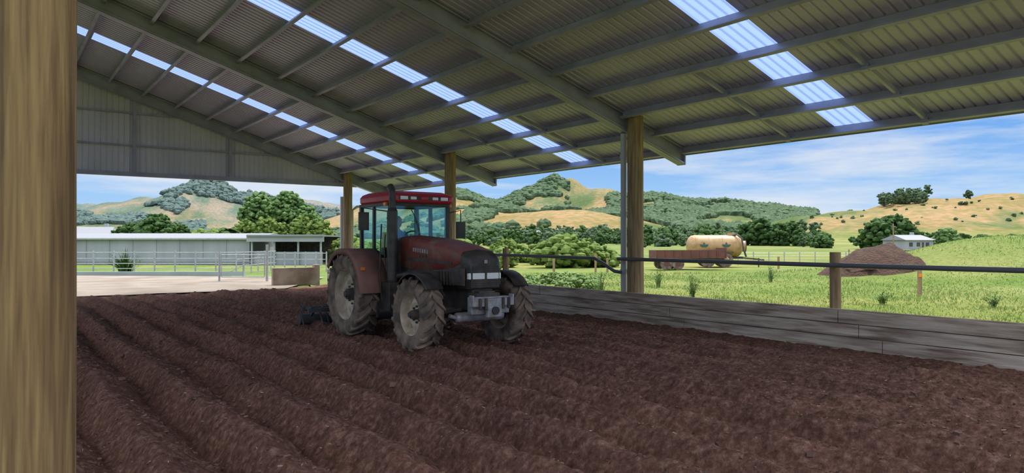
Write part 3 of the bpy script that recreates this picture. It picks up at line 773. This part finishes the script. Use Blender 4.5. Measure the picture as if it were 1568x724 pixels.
def flax(name,p,d,h,n,mt,w=.06,sp=.9):
    mb=MB(); b=T(X(p,d),d)
    for i in range(n):
        a=random.random()*6.28; r=random.random()*sp; hh=h*random.uniform(.5,1); P=[]
        for k in range(5):
            t=k/4; P.append((b[0]+math.cos(a)*r*(.2+t*t),b[1]+math.sin(a)*r*(.2+t*t),b[2]+hh*t*(1.15-.35*t*r)))
        sx,sy=-math.sin(a+.6)*w,math.cos(a+.6)*w
        for k in range(4):
            f=(1-k/4);g=(1-(k+1)/4); mb.add([(P[k][0]-sx*f,P[k][1]-sy*f,P[k][2]),(P[k][0]+sx*f,P[k][1]+sy*f,P[k][2]),(P[k+1][0]+sx*g,P[k+1][1]+sy*g,P[k+1][2]),(P[k+1][0]-sx*g,P[k+1][1]-sy*g,P[k+1][2])],[(0,1,2,3)])
        for k in range(1,4):
            p_=P[k]; a2=random.random()*6.28; l=.09; mb.add([p_,(p_[0]+math.cos(a2)*l,p_[1]+math.sin(a2)*l,p_[2]+.06),(p_[0]+math.cos(a2+.6)*l*.7,p_[1]+math.sin(a2+.6)*l*.7,p_[2]+.02)],[(0,1,2)])
    mb.build(name,[mt],recalc=False)
flax('flax_bush',192,43.5,1.6,150,'treeD',.05,1.6)
for p,d,h in((1060,24,1.0),(920,24,1.0),(1280,21,.6),(1008,30,.9),(1180,34,.9),(1350,22,.4),(1520,21,.4)):
    flax('weed_clump',p,d,h,60,'weed',.010,.4)
b=Blobs()
for i in range(40):
    d=random.uniform(48,85); p=random.uniform(520,950); b.tree(T(X(p,d),d),random.uniform(1.2,2.6)*(1 if p<900 else .7),random.uniform(2.5,4.5),60,.11,0)
b.build('paddock_shrubs','treeY')
b=Blobs()
for i in range(18):
    d=random.uniform(26,34); p=random.uniform(800,925); b.tree(T(X(p,d),d),random.uniform(.3,.7),random.uniform(.8,1.6),50,.08,0)
b.build('weedy_shrubs','weed')
b=Blobs(); b2=Blobs()
for i in range(300):
    d=random.uniform(190,380); p=random.uniform(690,1250); hh=random.uniform(3,6.5)*d/260
    if 930<p<1010: hh*=.8
    (b if random.random()<.6 else b2).tree(T(X(p,d),d),hh,hh*random.uniform(.7,1.3),24,.19,0)
for p,d,h,w in((1195,210,8.5,6),(1212,212,9,7),(1165,215,10,9),(1225,205,6,6),(1150,220,9,9),(1080,230,8,9),(1020,220,7,8),(990,240,8,8),(960,230,7,7)):
    b2.tree(T(X(p,d),d),h*.85,w,70,.13,0)
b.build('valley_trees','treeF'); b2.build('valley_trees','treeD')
one('round_tree',1345,165,7.5,9,'treeD',150,.11,0); one('round_tree',1372,170,8.5,10,'treeD',200,.1,.05); one('round_tree',1258,180,3.5,6,'treeD',100,.12,0)
one('round_tree',1448,150,5,6,'treeL',150,.11,0); one('round_tree',1432,155,4,5,'treeD',120,.11,0); one('round_tree',1328,170,4,6,'treeD',120,.11,0)
b=Blobs()
for i in range(50):
    d=random.uniform(150,230); p=random.uniform(1410,1600); hh=random.uniform(1.5,4); b.tree(T(X(p,d),d),hh,hh*1.4,24,.18,0)
for i in range(18):
    d=random.uniform(230,300); p=random.uniform(1230,1420); hh=random.uniform(2,4.5); b.tree(T(X(p,d),d),hh,hh*1.4,24,.18,0)
b.build('hedgerow_trees','treeD')
b=Blobs()
for i in range(26):
    p=random.uniform(1350,1425); d=random.uniform(425,470); hh=random.uniform(7,11); b.tree(T(X(p,d),d),hh,hh*.75,34,.17,.15)
for p in(1485,1483): b.tree(T(X(p,440),440),6,5,30,.17,.1)
for i in range(45):
    p=random.uniform(1180,1590); d=random.uniform(350,430); hh=random.uniform(.7,2.2); b.tree(T(X(p,d),d),hh,hh*1.5,12,.24,0)
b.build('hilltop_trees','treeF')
b=Blobs()
def forest(b,p0,p1,d0,d1,n,h,thr=-9,sc=.012):
    k=0;tr=0
    while k<n and tr<n*8:
        tr+=1; d=random.uniform(d0,d1); p=random.uniform(p0,p1); cx=X(p,d)
        if fbm(cx*sc,d*sc,31)<thr: continue
        t=T(cx,d); hh=h*random.uniform(.6,1.3); b.add((t[0],t[1],t[2]+hh*.25),(hh*.65,hh*.65,hh*.6),.3); k+=1
forest(b,930,1250,600,860,6500,5.5,-.3); forest(b,1100,1330,480,700,1100,4.5,-.05)
forest(b,690,840,480,640,1200,5,.05); forest(b,830,960,520,640,900,5,.1); forest(b,700,870,800,930,1500,5.5,-.05); forest(b,480,720,380,700,1000,5,.05)
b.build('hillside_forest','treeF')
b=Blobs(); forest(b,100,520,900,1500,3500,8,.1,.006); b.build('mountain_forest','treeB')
n=34000; V=[];Fq=[]
k=0
while k<n:
    d=14+30*random.random()**1.4; p=random.uniform(800,1620); cx=X(p,d); W,U=C(cx,d)
    if W<12.9 or math.hypot(cx-X(1352,38),d-38)<3.5: k+=.2; continue
    z=H(cx,d)-.02; hh=random.uniform(.03,.11)*(1.7 if fbm(W*.3,U*.3)>.25 else .8); a=random.random()*6.28; w=.012*d/20
    lx,ly=random.uniform(-.05,.05),random.uniform(-.05,.05); o=len(V)
    V+=[(W-math.cos(a)*w,U-math.sin(a)*w,z),(W+math.cos(a)*w,U+math.sin(a)*w,z),(W+lx,U+ly,z+hh)]; Fq.append((o,o+1,o+2)); k+=1
me=bpy.data.meshes.new('g'); me.from_pydata(V,[],Fq); me.materials.append(M['grass']); ob=bpy.data.objects.new('grass_tufts',me); S.collection.objects.link(ob)

# ---------------------------------------------------------------- light, sky, camera
sun=bpy.data.lights.new('sun','SUN'); sun.energy=4.6; sun.angle=.009; sun.color=(1,.95,.87)
so=bpy.data.objects.new('sun',sun); S.collection.objects.link(so)
so.rotation_euler=Vector((.38,.10,.9)).to_track_quat('Z','Y').to_euler()
w=bpy.data.worlds.new('sky'); S.world=w; w.use_nodes=True; nt=w.node_tree; N=nt.nodes; L=nt.links
bg=N['Background']; tc=N.new('ShaderNodeTexCoord'); sx=N.new('ShaderNodeSeparateXYZ'); L.new(tc.outputs['Generated'],sx.inputs[0])
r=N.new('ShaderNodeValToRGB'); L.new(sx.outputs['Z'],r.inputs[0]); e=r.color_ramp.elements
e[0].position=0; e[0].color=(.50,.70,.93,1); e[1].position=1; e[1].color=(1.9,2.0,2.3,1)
for p_,c_ in((.06,(.36,.61,.94)),(.14,(.19,.43,.88)),(.21,(.20,.44,.90)),(.36,(1.6,1.65,1.8))):  # sky above the visible band brightened to add light inside the shed
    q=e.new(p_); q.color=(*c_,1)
mp=N.new('ShaderNodeMapping'); mp.inputs['Scale'].default_value=(1.2,1.2,9); mp.inputs['Location'].default_value=(.35,.2,.1); L.new(tc.outputs['Generated'],mp.inputs[0])
n=N.new('ShaderNodeTexNoise'); n.inputs['Scale'].default_value=2.3; n.inputs['Detail'].default_value=8; n.inputs['Roughness'].default_value=.6; L.new(mp.outputs[0],n.inputs['Vector'])
r2=N.new('ShaderNodeValToRGB'); r2.color_ramp.elements[0].position=.43; r2.color_ramp.elements[1].position=.62; r2.color_ramp.elements[1].color=(.8,.8,.8,1); L.new(n.outputs[0],r2.inputs[0])
mx=N.new('ShaderNodeMixRGB'); mx.inputs[2].default_value=(.80,.84,.90,1)
gt=N.new('ShaderNodeMath'); gt.operation='LESS_THAN'; gt.inputs[1].default_value=.25; L.new(sx.outputs['Z'],gt.inputs[0])
ml=N.new('ShaderNodeMath'); ml.operation='MULTIPLY'; L.new(r2.outputs[0],ml.inputs[0]); L.new(gt.outputs[0],ml.inputs[1])
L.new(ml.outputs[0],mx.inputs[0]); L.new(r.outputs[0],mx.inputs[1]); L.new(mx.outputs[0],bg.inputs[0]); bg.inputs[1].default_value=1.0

cam=bpy.data.cameras.new('camera'); cam.sensor_width=36; cam.lens=25.02; cam.clip_end=6000
co=bpy.data.objects.new('camera',cam); S.collection.objects.link(co); co.location=(0,0,1.9)
co.rotation_euler=(math.radians(90.47),0,ANG); S.camera=co
try: S.view_settings.view_transform='Standard'
except Exception as q: print(q)
